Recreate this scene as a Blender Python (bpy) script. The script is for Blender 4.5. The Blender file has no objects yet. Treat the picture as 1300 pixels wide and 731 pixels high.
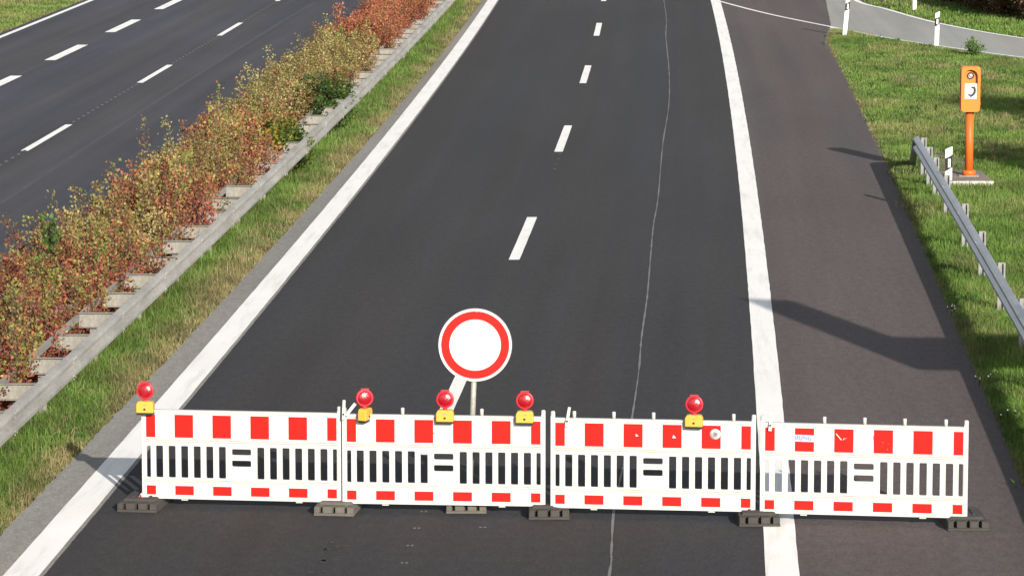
import bpy, bmesh, math, random
import numpy as np
from mathutils import Vector, Matrix
R = math.radians
random.seed(7); rng = np.random.default_rng(11)
scene = bpy.context.scene
col = scene.collection

# ------------------------------------------------------------------ camera (telephoto from a road bridge)
CAM_H = 7.74; PITCH = R(7.58); FPX = 4877.0
cam_d = bpy.data.cameras.new('camera'); cam = bpy.data.objects.new('camera', cam_d); col.objects.link(cam)
cam_d.sensor_width = 36; cam_d.lens = FPX/1300*36; cam_d.clip_start = .5; cam_d.clip_end = 4000
cam.location = (0, 0, CAM_H); cam.rotation_euler = (math.pi/2 - PITCH, 0, 0)
scene.camera = cam

def at(px, py, z=0.0):
    """photo pixel -> world point on the horizontal plane z (survey of the photograph)"""
    a = (px-650)/FPX; b = -(py-365.5)/FPX; c, s = math.cos(PITCH), math.sin(PITCH)
    t = (z-CAM_H)/(-s+b*c)
    return (a*t, (c+b*s)*t)

# ------------------------------------------------------------------ survey curves: X as a function of Y
def quad(a, b, c):
    return lambda Y: a*((Y-80)/40)**2 + b*((Y-80)/40) + c
x_strip = quad(-.192, 1.84, -3.181)         # outer edge of the pale verge strip
x_ll = quad(-.165, 1.742, -2.905)           # left white line, left edge
x_rl = quad(-.150, 1.870, 4.672)            # right white line, left edge
x_dash = quad(-.240, 1.960, .985)
x_seam = quad(-.21, 1.865, 3.177)
x_rail = quad(-.13, 1.800, -3.722)          # near median guardrail
x_asR0 = quad(-.111, 1.993, 7.690)
x_ldash = quad(-.042, 1.545, -10.164)
x_lwide = quad(-.091, 1.646, -13.73)
x_lred = quad(-.0, 1.644, -6.744)           # right edge line of the far carriageway
def x_ledge(Y): return -15.40 + (Y-115.6)*.0345
def x_asR(Y):
    if Y <= 113: return x_asR0(Y)
    k = [(113, x_asR0(113)), (119.2, 9.90), (134.5, 10.96), (170, 13.2), (420, 24.)]
    for (a, xa), (b, xb) in zip(k, k[1:]):
        if Y <= b: return xa+(xb-xa)*(Y-a)/(b-a)
    return 24.
LW = .35

# ------------------------------------------------------------------ materials
def new_mat(name):
    m = bpy.data.materials.new(name); m.use_nodes = True
    nt = m.node_tree; b = nt.nodes['Principled BSDF']
    return m, nt, b
def node(nt, t, **kw):
    n = nt.nodes.new(t)
    for k, v in kw.items():
        if k in n.inputs: n.inputs[k].default_value = v
        else: setattr(n, k, v)
    return n
def mapping(nt, scale, kind='Object'):
    tc = node(nt, 'ShaderNodeTexCoord'); mp = node(nt, 'ShaderNodeMapping')
    mp.inputs['Scale'].default_value = scale
    nt.links.new(tc.outputs[kind], mp.inputs['Vector']); return mp.outputs['Vector']
def noise(nt, vec, scale, detail=4, rough=.6):
    n = node(nt, 'ShaderNodeTexNoise'); n.inputs['Scale'].default_value = scale
    n.inputs['Detail'].default_value = detail; n.inputs['Roughness'].default_value = rough
    nt.links.new(vec, n.inputs['Vector']); return n.outputs['Fac']
def ramp(nt, fac, stops):
    r = node(nt, 'ShaderNodeValToRGB'); e = r.color_ramp.elements
    while len(e) < len(stops): e.new(.5)
    for el, (p, c) in zip(e, stops):
        el.position = p; el.color = (*c, 1) if len(c) == 3 else c
    nt.links.new(fac, r.inputs['Fac']); return r.outputs['Color']
def mul(nt, a, b, fac=1.0, mode='MULTIPLY'):
    m = node(nt, 'ShaderNodeMix', data_type='RGBA', blend_type=mode)
    if isinstance(fac, float): m.inputs[0].default_value = fac
    else: nt.links.new(fac, m.inputs[0])
    for s, v in ((6, a), (7, b)):
        if isinstance(v, tuple): m.inputs[s].default_value = (*v, 1)
        else: nt.links.new(v, m.inputs[s])
    return m.outputs[2]
def g(v): return (v, v, v)
def bump(nt, b, fac, strength, dist):
    n = node(nt, 'ShaderNodeBump'); n.inputs['Strength'].default_value = strength; n.inputs['Distance'].default_value = dist
    nt.links.new(fac, n.inputs['Height']); nt.links.new(n.outputs['Normal'], b.inputs['Normal'])

def asphalt(name, base, grain=.35, streak=.25, patch=.2, rough=.9, spec=.22, warm=(1.06, 1.0, .95), cool=(.95, .99, 1.07)):
    m, nt, b = new_mat(name)
    obv = mapping(nt, (1, 1, 1), 'Object'); uv = mapping(nt, (1, 1, 1), 'UV')
    uvs = mapping(nt, (1.1, .018, 1), 'UV'); uvp = mapping(nt, (.32, .07, 1), 'UV'); uvq = mapping(nt, (.5, .012, 1), 'UV')
    c = mul(nt, ramp(nt, noise(nt, obv, 30, 3, .8), [(.25, g(1-grain)), (.5, g(1.0)), (.78, g(1+grain))]), ramp(nt, noise(nt, mapping(nt, (1, .45, 1)), 9, 4, .8), [(.28, g(1-grain*.45)), (.5, g(1.0)), (.75, g(1+grain*.45))]))
    c2 = ramp(nt, noise(nt, uvs, 1.6, 3), [(.3, g(1-streak)), (.7, g(1+streak))])
    c3 = ramp(nt, noise(nt, uvp, 1.0, 5), [(.3, g(1-patch)), (.7, g(1+patch))])
    c4 = ramp(nt, noise(nt, uvq, 1.3, 2), [(.38, cool), (.62, warm)])
    # sparse pale chippings
    v = node(nt, 'ShaderNodeTexVoronoi'); v.inputs['Scale'].default_value = 3.2; nt.links.new(obv, v.inputs['Vector'])
    spk = ramp(nt, v.outputs['Distance'], [(.0, g(3.0)), (.045, g(2.0)), (.06, g(1.0))])
    o = mul(nt, base, c); o = mul(nt, o, c2); o = mul(nt, o, c3); o = mul(nt, o, c4); o = mul(nt, o, spk, .5)
    nt.links.new(o, b.inputs['Base Color'])
    b.inputs['Roughness'].default_value = rough; b.inputs['Specular IOR Level'].default_value = spec
    bump(nt, b, noise(nt, obv, 55, 2), .5, .004)
    return m
def paint(name, base, rough=.5, dirt=.25, dirt_scale=6., dirt_col=(.55, .50, .42), spec=.4, coat=0., thr=(.5, .75)):
    m, nt, b = new_mat(name)
    obv = mapping(nt, (1, 1, 1), 'Object')
    f = ramp(nt, noise(nt, obv, dirt_scale, 6, .7), [(thr[0], g(0.)), (thr[1], g(1.))])
    sc = node(nt, 'ShaderNodeMath', operation='MULTIPLY'); sc.inputs[1].default_value = dirt; nt.links.new(f, sc.inputs[0])
    o = mul(nt, base, tuple(base[i]*dirt_col[i] for i in range(3)), sc.outputs[0], 'MIX')
    nt.links.new(o, b.inputs['Base Color']); b.inputs['Roughness'].default_value = rough
    b.inputs['Specular IOR Level'].default_value = spec; b.inputs['Coat Weight'].default_value = coat
    return m
def leafmat(name, trans=.3, rough=.55):
    m, nt, b = new_mat(name)
    a = node(nt, 'ShaderNodeAttribute', attribute_name='tint'); nt.links.new(a.outputs['Color'], b.inputs['Base Color'])
    b.inputs['Roughness'].default_value = rough; b.inputs['Specular IOR Level'].default_value = .25
    t = node(nt, 'ShaderNodeBsdfTranslucent'); nt.links.new(a.outputs['Color'], t.inputs['Color'])
    mx = node(nt, 'ShaderNodeMixShader'); mx.inputs[0].default_value = trans
    nt.links.new(b.outputs[0], mx.inputs[1]); nt.links.new(t.outputs[0], mx.inputs[2])
    nt.links.new(mx.outputs[0], nt.nodes['Material Output'].inputs['Surface'])
    return m
def metal(name, base, rough=.5, metallic=.7, stain=.35):
    m, nt, b = new_mat(name)
    obv = mapping(nt, (1, .25, 1), 'Object')
    c = ramp(nt, noise(nt, obv, 3, 6, .7), [(.3, g(1-stain)), (.7, g(1+stain*.5))])
    c2 = ramp(nt, noise(nt, mapping(nt, (1, 1, 1)), 22, 4, .7), [(.35, g(.85)), (.65, g(1.08))])
    nt.links.new(mul(nt, mul(nt, base, c), c2), b.inputs['Base Color'])
    b.inputs['Metallic'].default_value = metallic; b.inputs['Roughness'].default_value = rough
    return m
def ground_mat(name, c1, c2, c3):
    m, nt, b = new_mat(name)
    obv = mapping(nt, (1, 1, 1))
    o = ramp(nt, noise(nt, obv, .6, 8, .65), [(.3, c1), (.5, c2), (.7, c3)])
    o = mul(nt, o, ramp(nt, noise(nt, obv, 18, 4, .7), [(.3, g(.65)), (.7, g(1.3))]))
    nt.links.new(o, b.inputs['Base Color']); b.inputs['Roughness'].default_value = .95; b.inputs['Specular IOR Level'].default_value = .1
    bump(nt, b, noise(nt, obv, 14, 5), .8, .03)
    return m

M = {}
M['asphalt'] = asphalt('carriageway asphalt', (.0325, .0315, .033), .55, .10, .12)
M['asphalt_far'] = asphalt('worn blue grey asphalt', (.048, .048, .056), .25, .20, .14)
M['asphalt_shoulder'] = asphalt('brownish shoulder asphalt', (.082, .069, .068), .55, .10, .12, warm=(1.05, .98, .97), cool=(.97, 1.0, 1.0))
M['asphalt_ramp'] = asphalt('pale ramp asphalt', (.27, .27, .255), .2, .10, .10, warm=(1.03, 1, .97), cool=(.98, 1, 1.02))
M['strip'] = asphalt('pale edge strip', (.215, .207, .188), .5, .10, .15, warm=(1.04, 1, .95), cool=(.97, 1, 1.02))
def line_mat():
    m, nt, b = new_mat('road paint')
    obv = mapping(nt, (1, 1, 1))
    o = ramp(nt, noise(nt, obv, .5, 5), [(.3, (.74, .73, .70)), (.7, (.80, .79, .765))])
    o = mul(nt, o, ramp(nt, noise(nt, obv, 30, 4, .75), [(.28, g(.82)), (.42, g(1.))]))
    o = mul(nt, o, ramp(nt, noise(nt, mapping(nt, (3, .25, 1), 'UV'), 2, 5, .7), [(.28, g(.80)), (.5, g(1.))]))
    nt.links.new(o, b.inputs['Base Color']); b.inputs['Roughness'].default_value = .7
    bump(nt, b, noise(nt, obv, 40, 2), .3, .003); return m
M['line'] = line_mat()
M['seam'] = paint('bitumen seam dust', (.15, .15, .145), .8, .6, 3.)
M['dark'] = paint('dark crack filler', (.02, .02, .02), .6, .2)
M['stain'] = paint('oil stain', (.022, .021, .021), .7, .3, 20.)
M['grass'] = leafmat('grass blade', .35)
M['soil'] = ground_mat('verge turf soil', (.055, .075, .022), (.080, .095, .032), (.115, .110, .050))
M['litter'] = ground_mat('hedge floor litter', (.030, .022, .015), (.06, .042, .028), (.10, .07, .045))
M['bare'] = ground_mat('bare gravelly soil', (.12, .095, .07), (.17, .14, .105), (.22, .185, .14))
M['leaf'] = leafmat('shrub leaf', .3)
M['twig'] = paint('shrub twig', (.075, .048, .042), .9, .5, 20.)
M['bark'] = paint('tree bark', (.09, .07, .05), .95, .6, 8.)
M['galv'] = metal('weathered galvanised steel', (.36, .348, .315), .6, .30)
M['spacer'] = metal('dull galvanised spacer', (.19, .18, .155), .6, .25)
M['postgalv'] = metal('light galvanised post', (.17, .172, .172), .55, .3, .25)
M['galv_blue'] = metal('bright galvanised steel', (.36, .365, .375), .42, .60, .30)
M['white'] = paint('white barrier plastic', (.41, .405, .378), .5, .55, 4.5, (.80, .72, .58), thr=(.54, .78))
M['whitefoil'] = paint('white reflective foil', (.44, .44, .43), .5, .15, 5.)
M['redfoil'] = paint('red reflective foil', (.36, .0095, .0065), .5, .18, 9., (1.0, 2.2, 2.2), spec=.12, thr=(.55, .72))
M['lip'] = paint('lip grime and painted shade', (.33, .30, .245), .7, .9, 5., (.50, .40, .32), thr=(.45, .65))  # panel lip lines: grime plus moulding shade, both put into the colour
M['rubber'] = paint('recycled rubber', (.034, .032, .029), .9, .6, 7., (1.8, 1.7, 1.6), thr=(.42, .75))
M['rubber_dusty'] = paint('dusty recycled rubber', (.075, .070, .060), .9, .6, 7., (1.8, 1.7, 1.6), thr=(.42, .75))
M['yellow'] = paint('yellow lamp housing', (.48, .28, .035), .5, .3, 10., (.8, .75, .7))
M['black'] = paint('black plastic', (.012, .012, .013), .5, .3)
def lens_mat():
    m, nt, b = new_mat('red lens')
    v = node(nt, 'ShaderNodeTexBrick'); v.inputs['Scale'].default_value = 60
    b.inputs['Base Color'].default_value = (.26, .003, .010, 1); b.inputs['Roughness'].default_value = .18
    b.inputs['Coat Weight'].default_value = .8; b.inputs['Coat Roughness'].default_value = .25
    b.inputs['Subsurface Weight'].default_value = .25; b.inputs['Subsurface Radius'].default_value = (.05, .005, .005)
    w = noise(nt, mapping(nt, (1, 1, 1)), 130, 1); bump(nt, b, w, .5, .004); return m
M['lens'] = lens_mat()
M['lensrim'] = paint('red lamp rim', (.44, .014, .022), .4, .2)
M['orange'] = paint('orange call post paint', (.53, .15, .016), .45, .3, 7., (.82, .85, .9), spec=.3)
M['orange_deep'] = paint('faded red orange post paint', (.47, .098, .014), .5, .35, 6., (.85, .9, .95), spec=.3)
M['concrete'] = ground_mat('concrete slab', (.16, .14, .12), (.21, .185, .16), (.26, .23, .20))
M['concrete_pale'] = ground_mat('pale concrete edge', (.36, .35, .32), (.42, .41, .38), (.48, .46, .42))
M['postwhite'] = paint('delineator white', (.68, .68, .66), .45, .25, 8.)
M['reflector'] = paint('pale reflector', (.72, .72, .70), .25, .1)
M['signgrey'] = metal('grey sign back', (.42, .43, .44), .5, .5, .15)
M['blue'] = paint('blue print', (.12, .17, .45), .5, .2)
M['stickerblue'] = paint('pale blue sticker', (.30, .33, .42), .5, .2, 30.)
M['stickergrey'] = paint('sticker ring', (.36, .32, .32), .5, .2)
M['petal'] = paint('white petals', (.8, .8, .76), .6, .1)

# ------------------------------------------------------------------ object helpers
def tag(o, label=None, cat=None, group=None, kind=None):
    if label: o['label'] = label
    if cat: o['category'] = cat
    if group: o['group'] = group
    if kind: o['kind'] = kind
    return o
def empty(name, loc, rz=0., label=None, cat=None, group=None):
    o = bpy.data.objects.new(name, None); col.objects.link(o); o.location = loc; o.rotation_euler = (0, 0, rz)
    o.empty_display_size = .2
    return tag(o, label, cat, group)
def link(name, me, parent=None, loc=None, rot=None):
    o = bpy.data.objects.new(name, me); col.objects.link(o)
    if parent is not None: o.parent = parent
    if loc is not None: o.location = loc
    if rot is not None: o.rotation_euler = rot
    return o
class MB:
    def __init__(s): s.v = []; s.f = []; s.mi = []; s.sm = []
    def add(s, vs, fs, mi=0, smooth=False):
        k = len(s.v); s.v += [tuple(p) for p in vs]
        for f in fs: s.f.append(tuple(i+k for i in f)); s.mi.append(mi); s.sm.append(smooth)
        return s
    def box(s, c, d, mi=0, rz=0., mat=None):
        vs = []
        for z in (-1, 1):
            for x, y in ((-1, -1), (1, -1), (1, 1), (-1, 1)): vs.append(Vector((x*d[0]/2, y*d[1]/2, z*d[2]/2)))
        mm = mat if mat is not None else Matrix.Rotation(rz, 4, 'Z')
        vs = [mm @ p + Vector(c) for p in vs]
        return s.add(vs, [(3, 2, 1, 0), (4, 5, 6, 7), (0, 1, 5, 4), (1, 2, 6, 5), (2, 3, 7, 6), (3, 0, 4, 7)], mi)
    def prism(s, poly, z0, z1, mi=0, top=None):
        """poly: ccw xy list; top: optional other xy list for a tapered top"""
        n = len(poly); t = top or poly
        vs = [(x, y, z0) for x, y in poly] + [(x, y, z1) for x, y in t]
        return s.add(vs, [tuple(range(n-1, -1, -1)), tuple(range(n, 2*n))] + [(i, (i+1) % n, n+(i+1) % n, n+i) for i in range(n)], mi)
    def slab_xz(s, poly, y0, y1, mi=0):
        """poly in xz (ccw seen from -y), extruded along y"""
        n = len(poly)
        vs = [(x, y0, z) for x, z in poly] + [(x, y1, z) for x, z in poly]
        return s.add(vs, [tuple(range(n)), tuple(range(2*n-1, n-1, -1))] + [(i, n+i, n+(i+1) % n, (i+1) % n) for i in range(n)], mi)
    def tube(s, pts, rad, n=8, mi=0, smooth=True):
        pts = [Vector(p) for p in pts]; rads = rad if isinstance(rad, (list, tuple)) else [rad]*len(pts)
        vs = []; fs = []
        for i, p in enumerate(pts):
            d = (pts[min(i+1, len(pts)-1)] - pts[max(i-1, 0)]).normalized()
            u = d.cross(Vector((0, 1, 0)) if abs(d.y) < .9 else Vector((1, 0, 0))).normalized(); w = d.cross(u)
            for k in range(n):
                a = 2*math.pi*k/n; vs.append(p + (u*math.cos(a)+w*math.sin(a))*rads[i])
        for i in range(len(pts)-1):
            for k in range(n): fs.append((i*n+k, i*n+(k+1) % n, (i+1)*n+(k+1) % n, (i+1)*n+k))
        s.add(vs, fs, mi, smooth); m = len(pts)-1
        s.add([vs[k] for k in range(n)], [tuple(range(n-1, -1, -1))], mi); s.add([vs[m*n+k] for k in range(n)], [tuple(range(n))], mi)
        return s
    def lathe(s, prof, n=32, axis='Y', c=(0, 0, 0), mi=0, mis=None, smooth=True):
        """prof: list of (radius, height along axis)"""
        vs = []
        for r, h in prof:
            for k in range(n):
                a = 2*math.pi*k/n; x, z = r*math.cos(a), r*math.sin(a)
                p = (x, h, z) if axis == 'Y' else (x, z, h)
                vs.append((p[0]+c[0], p[1]+c[1], p[2]+c[2]))
        base = len(s.v)
        for i in range(len(prof)-1):
            fs = [(i*n+k, i*n+(k+1) % n, (i+1)*n+(k+1) % n, (i+1)*n+k) for k in range(n)]
            if i == 0: s.add(vs, fs, mis[i] if mis else mi, smooth)
            else:
                for f in fs: s.f.append(tuple(q+base for q in f)); s.mi.append(mis[i] if mis else mi); s.sm.append(smooth)
        for i, mi_ in ((0, mis[0] if mis else mi), (len(prof)-1, mis[-1] if mis else mi)):
            if prof[i][0] > 1e-4:
                s.f.append(tuple(base+i*n+k for k in range(n))); s.mi.append(mi_); s.sm.append(False)
        return s
    def sweep(s, path, prof, mi=0, smooth=False, caps=True):
        """path: (x,y,z) list running mainly along Y; prof: closed loop of (lateral +X-ish, dz)"""
        n = len(prof); vs = []
        for i, p in enumerate(path):
            a = path[max(i-1, 0)]; b = path[min(i+1, len(path)-1)]
            dx, dy = b[0]-a[0], b[1]-a[1]; l = math.hypot(dx, dy); nx, ny = dy/l, -dx/l
            for o, dz in prof: vs.append((p[0]+nx*o, p[1]+ny*o, p[2]+dz))
        fs = [(i*n+k, i*n+(k+1) % n, (i+1)*n+(k+1) % n, (i+1)*n+k) for i in range(len(path)-1) for k in range(n)]
        s.add(vs, fs, mi, smooth)
        if caps: s.add(vs[:n], [tuple(range(n))], mi); s.add(vs[-n:], [tuple(range(n-1, -1, -1))], mi)
        return s
    def mesh(s, name, mats):
        me = bpy.data.meshes.new(name); me.from_pydata(s.v, [], s.f)
        for m in (mats if isinstance(mats, (list, tuple)) else [mats]): me.materials.append(m)
        me.polygons.foreach_set('material_index', s.mi); me.polygons.foreach_set('use_smooth', s.sm)
        bm = bmesh.new(); bm.from_mesh(me); bmesh.ops.recalc_face_normals(bm, faces=bm.faces); bm.to_mesh(me); bm.free()
        me.update(); return me
    def build(s, name, mats, parent=None, loc=None, rot=None, bevel=0.):
        o = link(name, s.mesh(name, mats), parent, loc, rot)
        if bevel: add_bevel(o, bevel)
        return o
def add_bevel(o, w, seg=2):
    b = o.modifiers.new('bevel', 'BEVEL'); b.width = w; b.segments = seg; b.limit_method = 'ANGLE'; b.angle_limit = R(40)
    return o
def slotted_plate(name, outline, holes, thick, bev, mats):
    """flat plate in xz with rounded holes, from a filled 2D curve turned into a mesh"""
    cu = bpy.data.curves.new(name, 'CURVE'); cu.dimensions = '2D'; cu.fill_mode = 'BOTH'; cu.extrude = thick/2-bev; cu.bevel_depth = bev; cu.bevel_resolution = 1
    for poly in [outline]+holes:
        sp = cu.splines.new('POLY'); sp.points.add(len(poly)-1); sp.use_cyclic_u = True
        for p, (x, z) in zip(sp.points, poly): p.co = (x, z, 0, 1)
    o = bpy.data.objects.new(name, cu); col.objects.link(o)
    me = bpy.data.meshes.new_from_object(o.evaluated_get(bpy.context.evaluated_depsgraph_get()))
    me.transform(Matrix.Rotation(math.pi/2, 4, 'X')); me.materials.clear()
    for m in mats: me.materials.append(m)
    me.name = name; bpy.data.objects.remove(o); bpy.data.curves.remove(cu)
    for p in me.polygons: p.use_smooth = False
    return me
def rrect(x0, z0, x1, z1, r, n=3):
    pts = []
    for cx, cz, a0 in ((x1-r, z1-r, 0), (x0+r, z1-r, 90), (x0+r, z0+r, 180), (x1-r, z0+r, 270)):
        for k in range(n+1):
            a = R(a0+90*k/n); pts.append((cx+r*math.cos(a), cz+r*math.sin(a)))
    return pts

# ------------------------------------------------------------------ ground, roads and markings
def ribbon(name, fl, fr, ys, z, m, nx=1, jl=0., jr=0., kind='structure'):
    vs, fs, uv = [], [], []
    for j, y in enumerate(ys):
        a, b = fl(y), fr(y)
        if jl: a += random.uniform(-jl, jl)
        if jr: b += random.uniform(-jr, jr)
        for i in range(nx+1):
            x = a+(b-a)*i/nx; vs.append((x, y, z)); uv.append((x-x_dash(y), y))
    w = nx+1
    for j in range(len(ys)-1):
        for i in range(nx): fs.append((j*w+i, j*w+i+1, (j+1)*w+i+1, (j+1)*w+i))
    me = bpy.data.meshes.new(name); me.from_pydata(vs, [], fs); me.materials.append(m)
    ul = me.uv_layers.new(name='uv')
    for l in me.loops: ul.data[l.index].uv = uv[l.vertex_index]
    o = link(name, me); o['kind'] = kind; return o
YL = list(np.arange(-60, 30, 3.)) + list(np.arange(30, 142, .5)) + list(np.arange(142, 421, 4.))
YF = list(np.arange(-60, 30, 3.)) + list(np.arange(30, 142, .15)) + list(np.arange(142, 421, 4.))

gm = MB(); gm.add([(-1500, -600, -.03), (1500, -600, -.03), (1500, 2400, -.03), (-1500, 2400, -.03)], [(0, 1, 2, 3)])
tag(gm.build('ground', M['soil']), kind='structure')
ribbon('hedge_bed', lambda y: x_lred(y)+.9, lambda y: x_rail(y)-.25, YL, -.015, M['litter'], jl=.05, jr=.06)
ribbon('verge_strip', x_strip, lambda y: x_ll(y)+.03, YF, 0, M['strip'], jl=.018)
ribbon('carriageway', lambda y: x_ll(y)+LW+.045, lambda y: x_rl(y)+.18, YF, 0, M['asphalt'], jl=.004)
ribbon('carriageway_joint', lambda y: x_ll(y)+.03, lambda y: x_ll(y)+LW+.045, YL, -.002, M['strip'])
ribbon('hard_shoulder', lambda y: x_rl(y)+.18, x_asR, YF, 0, M['asphalt_shoulder'], jr=.04)
ribbon('far_carriageway', lambda y: x_ledge(y)-.22, lambda y: x_lred(y)+.45, YL, 0, M['asphalt_far'], jl=.03)
def edge_line(name, f, w, z=.004, ys=YL):
    return ribbon(name, f, lambda y: f(y)+w, ys, z, M['line'], jl=.003, jr=.004)
edge_line('edge_line', x_ll, LW)
edge_line('edge_line', x_rl, .33)
edge_line('edge_line', lambda y: x_ledge(y), .17)
edge_line('edge_line', lambda y: x_lred(y)-.15, .20)
def dash(f, y0, y1, w):
    ribbon('lane_dash', lambda y: f(y)-w/2, lambda y: f(y)+w/2, list(np.linspace(y0, y1, 9)), .004, M['line'], jl=.002, jr=.002)
for k in range(-3, 12): dash(x_dash, 61.6+18*k, 67.65+18*k, .175)
for k in range(-3, 8): dash(x_ldash, 79.8+17.95*k, 85.9+17.95*k, .16)
for k in range(-6, 14): dash(x_lwide, 105.6+11.65*k, 111.7+11.65*k, .31)

def ribbon_path(name, pts, w, z, m, jit=0., smooth=4):
    """thin painted or sealed line along a world xy path"""
    P = []
    for i in range(len(pts)-1):
        p0 = pts[max(i-1, 0)]; p1 = pts[i]; p2 = pts[i+1]; p3 = pts[min(i+2, len(pts)-1)]
        for k in range(smooth):
            t = k/smooth
            P.append(tuple(.5*(2*p1[a]+(p2[a]-p0[a])*t+(2*p0[a]-5*p1[a]+4*p2[a]-p3[a])*t*t+(3*p1[a]-p0[a]-3*p2[a]+p3[a])*t**3) for a in (0, 1)))
    P.append(pts[-1]); vs, fs = [], []
    for i, p in enumerate(P):
        a = P[max(i-1, 0)]; b = P[min(i+1, len(P)-1)]; dx, dy = b[0]-a[0], b[1]-a[1]; l = math.hypot(dx, dy)
        nx, ny = dy/l, -dx/l; hw = w/2*(1+random.uniform(-jit, jit))
        vs += [(p[0]-nx*hw, p[1]-ny*hw, z), (p[0]+nx*hw, p[1]+ny*hw, z)]
    for i in range(len(P)-1): fs.append((2*i, 2*i+1, 2*i+3, 2*i+2))
    me = bpy.data.meshes.new(name); me.from_pydata(vs, [], fs); me.materials.append(m)
    me.uv_layers.new(name='uv')
    o = link(name, me); o['kind'] = 'structure'; return o, P
seam_px = [(843, 0), (846.5, 25), (845.5, 47), (849.5, 90), (849, 133), (842, 183), (835, 250), (830, 285), (826, 316), (823, 366), (821, 385), (815, 430), (810, 470), (802, 531), (792, 583), (781, 645), (776, 700), (772.5, 731)]
sp = [at(*p) for p in seam_px]; sp = [(x_seam(200), 200.), (x_seam(160), 160.)]+sp+[(x_seam(30), 30.)]
sw = [(x+random.uniform(-.012, .012), y) for x, y in sp]
ribbon_path('asphalt_seam', sw, .021, .004, M['seam'], .5, 10)
# fine dotted pre-marking of the far carriageway and a faint old joint line
dm = MB(); 
for i in range(150):
    y = 70+i*.75
    k = ((y-79.8) % 17.95)
    if k < 6.6 or y > 135: continue
    x = x_ldash(y); dm.add([(x-.028, y, .004), (x+.028, y, .004), (x+.028, y+.22, .004), (x-.028, y+.22, .004)], [(0, 1, 2, 3)])
for px, py in ((711, 196), (709, 202), (706.5, 209), (704, 215)):
    x, y = at(px, py); dm.add([(x-.03, y, .004), (x+.03, y, .004), (x+.03, y+.07, .004), (x-.03, y+.07, .004)], [(0, 1, 2, 3)])
for px, py in ((537, 650), (528, 671), (519.5, 693), (512.5, 715), (612, 670)):
    x, y = at(px, py)
    for d in (-.03, .015): dm.add([(x+d, y, .004), (x+d+.026, y, .004), (x+d+.03, y+.05, .004), (x+d+.004, y+.06, .004)], [(0, 1, 2, 3)])
tag(dm.build('marking_dots', M['seam']), kind='structure')
ribbon_path('asphalt_joint', [at(-120, 325), at(0, 258), at(115, 183), at(220, 115), at(325, 48), at(400, 3)], .10, .003, asphalt('old joint', (.075, .075, .08), .3, .3, .4), .3)
ribbon_path('asphalt_joint', [(x_lwide(y), y) for y in range(60, 150, 6)], .035, .0025, asphalt('old joint pale', (.085, .082, .08), .3, .3, .4), .3)
j0, j1 = at(494, 145), at(512, 145)
ribbon_path('strip_joint', [j0, j1], .03, .003, M['dark'], .1, 1)
sm_ = MB()
for px, py, n in ((425, 692, 5), (418, 700, 4), (405, 712, 4), (398, 726, 2)):
    for k in range(n):
        X, Y = at(px+random.gauss(0, 7), py+random.gauss(0, 3)); a = random.uniform(.012, .05); m_ = 7
        sm_.add([(X+a*math.cos(q*2*math.pi/m_)*random.uniform(.6, 1.3), Y+a*1.6*math.sin(q*2*math.pi/m_)*random.uniform(.6, 1.3), .003) for q in range(m_)], [tuple(range(m_))])
tag(sm_.build('road_stains', M['stain']), kind='structure')
# ramp: pale asphalt joining at the top right
low = [(6.95, 136.), (7.21, 133.5), (8.42, 126.4), (9.92, 119.9), (11.24, 114.6), (12.7, 110.4), (14.22, 106.6), (17.6, 99.3), (22.5, 91.0), (34., 76.)]
upp = [(14.6, 190.), (12.6, 150.), (11.98, 134.5), (12.55, 129), (13.5, 121.5), (15.26, 114.5), (18.6, 106.4), (23.4, 98.), (35., 83.)]
def dense(pts, n=8):
    P = []
    for i in range(len(pts)-1):
        p0 = pts[max(i-1, 0)]; p1 = pts[i]; p2 = pts[i+1]; p3 = pts[min(i+2, len(pts)-1)]
        for k in range(n):
            t = k/n; P.append(tuple(.5*(2*p1[a]+(p2[a]-p0[a])*t+(2*p0[a]-5*p1[a]+4*p2[a]-p3[a])*t*t+(3*p1[a]-p0[a]-3*p2[a]+p3[a])*t**3) for a in (0, 1)))
    return P+[pts[-1]]
UPP = dense(upp); LOW = dense(low)
def interp(P, y, side=0):
    P = sorted(P, key=lambda p: p[1])
    for (xa, ya), (xb, yb) in zip(P, P[1:]):
        if ya <= y <= yb: return xa+(xb-xa)*(y-ya)/max(yb-ya, 1e-6)
    return P[0][0] if y < P[0][1] else P[-1][0]
def ramp_left(y): return x_asR(y) if y > 119.0 else interp(LOW, y)-.28
def ramp_right(y): return interp(UPP, y)+.15 if y >= 83 else ramp_left(y)+ (35.15-ramp_left(83.))
ribbon('ramp_road', ramp_left, ramp_right, list(np.arange(78, 119, .4))+[119.0]+list(np.arange(119.2, 190, 1.)), -.004, M['asphalt_ramp'], jr=.03)
ribbon_path('ramp_line', low, .13, .006, M['line'], .06, 8)
ribbon_path('ramp_line', upp, .16, .006, M['line'], .06, 8)
wm = MB(); wp = [at(1054, 34), at(1065, 36.5), at(1070, 38.5), at(1054, 38.5)]
wm.add([(x, y, .004) for x, y in wp], [(0, 1, 2, 3)]); tag(wm.build('ramp_line', M['line']), kind='structure')
ribbon('bare_soil', lambda y: x_asR(y)+.95+.25*math.sin(y*2.1), lambda y: 9.35-.1*abs(y-77)+.2*math.sin(y*1.7), list(np.arange(73.7, 80.2, .2)), -.012, M['bare'], jl=.06, jr=.08)

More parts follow.
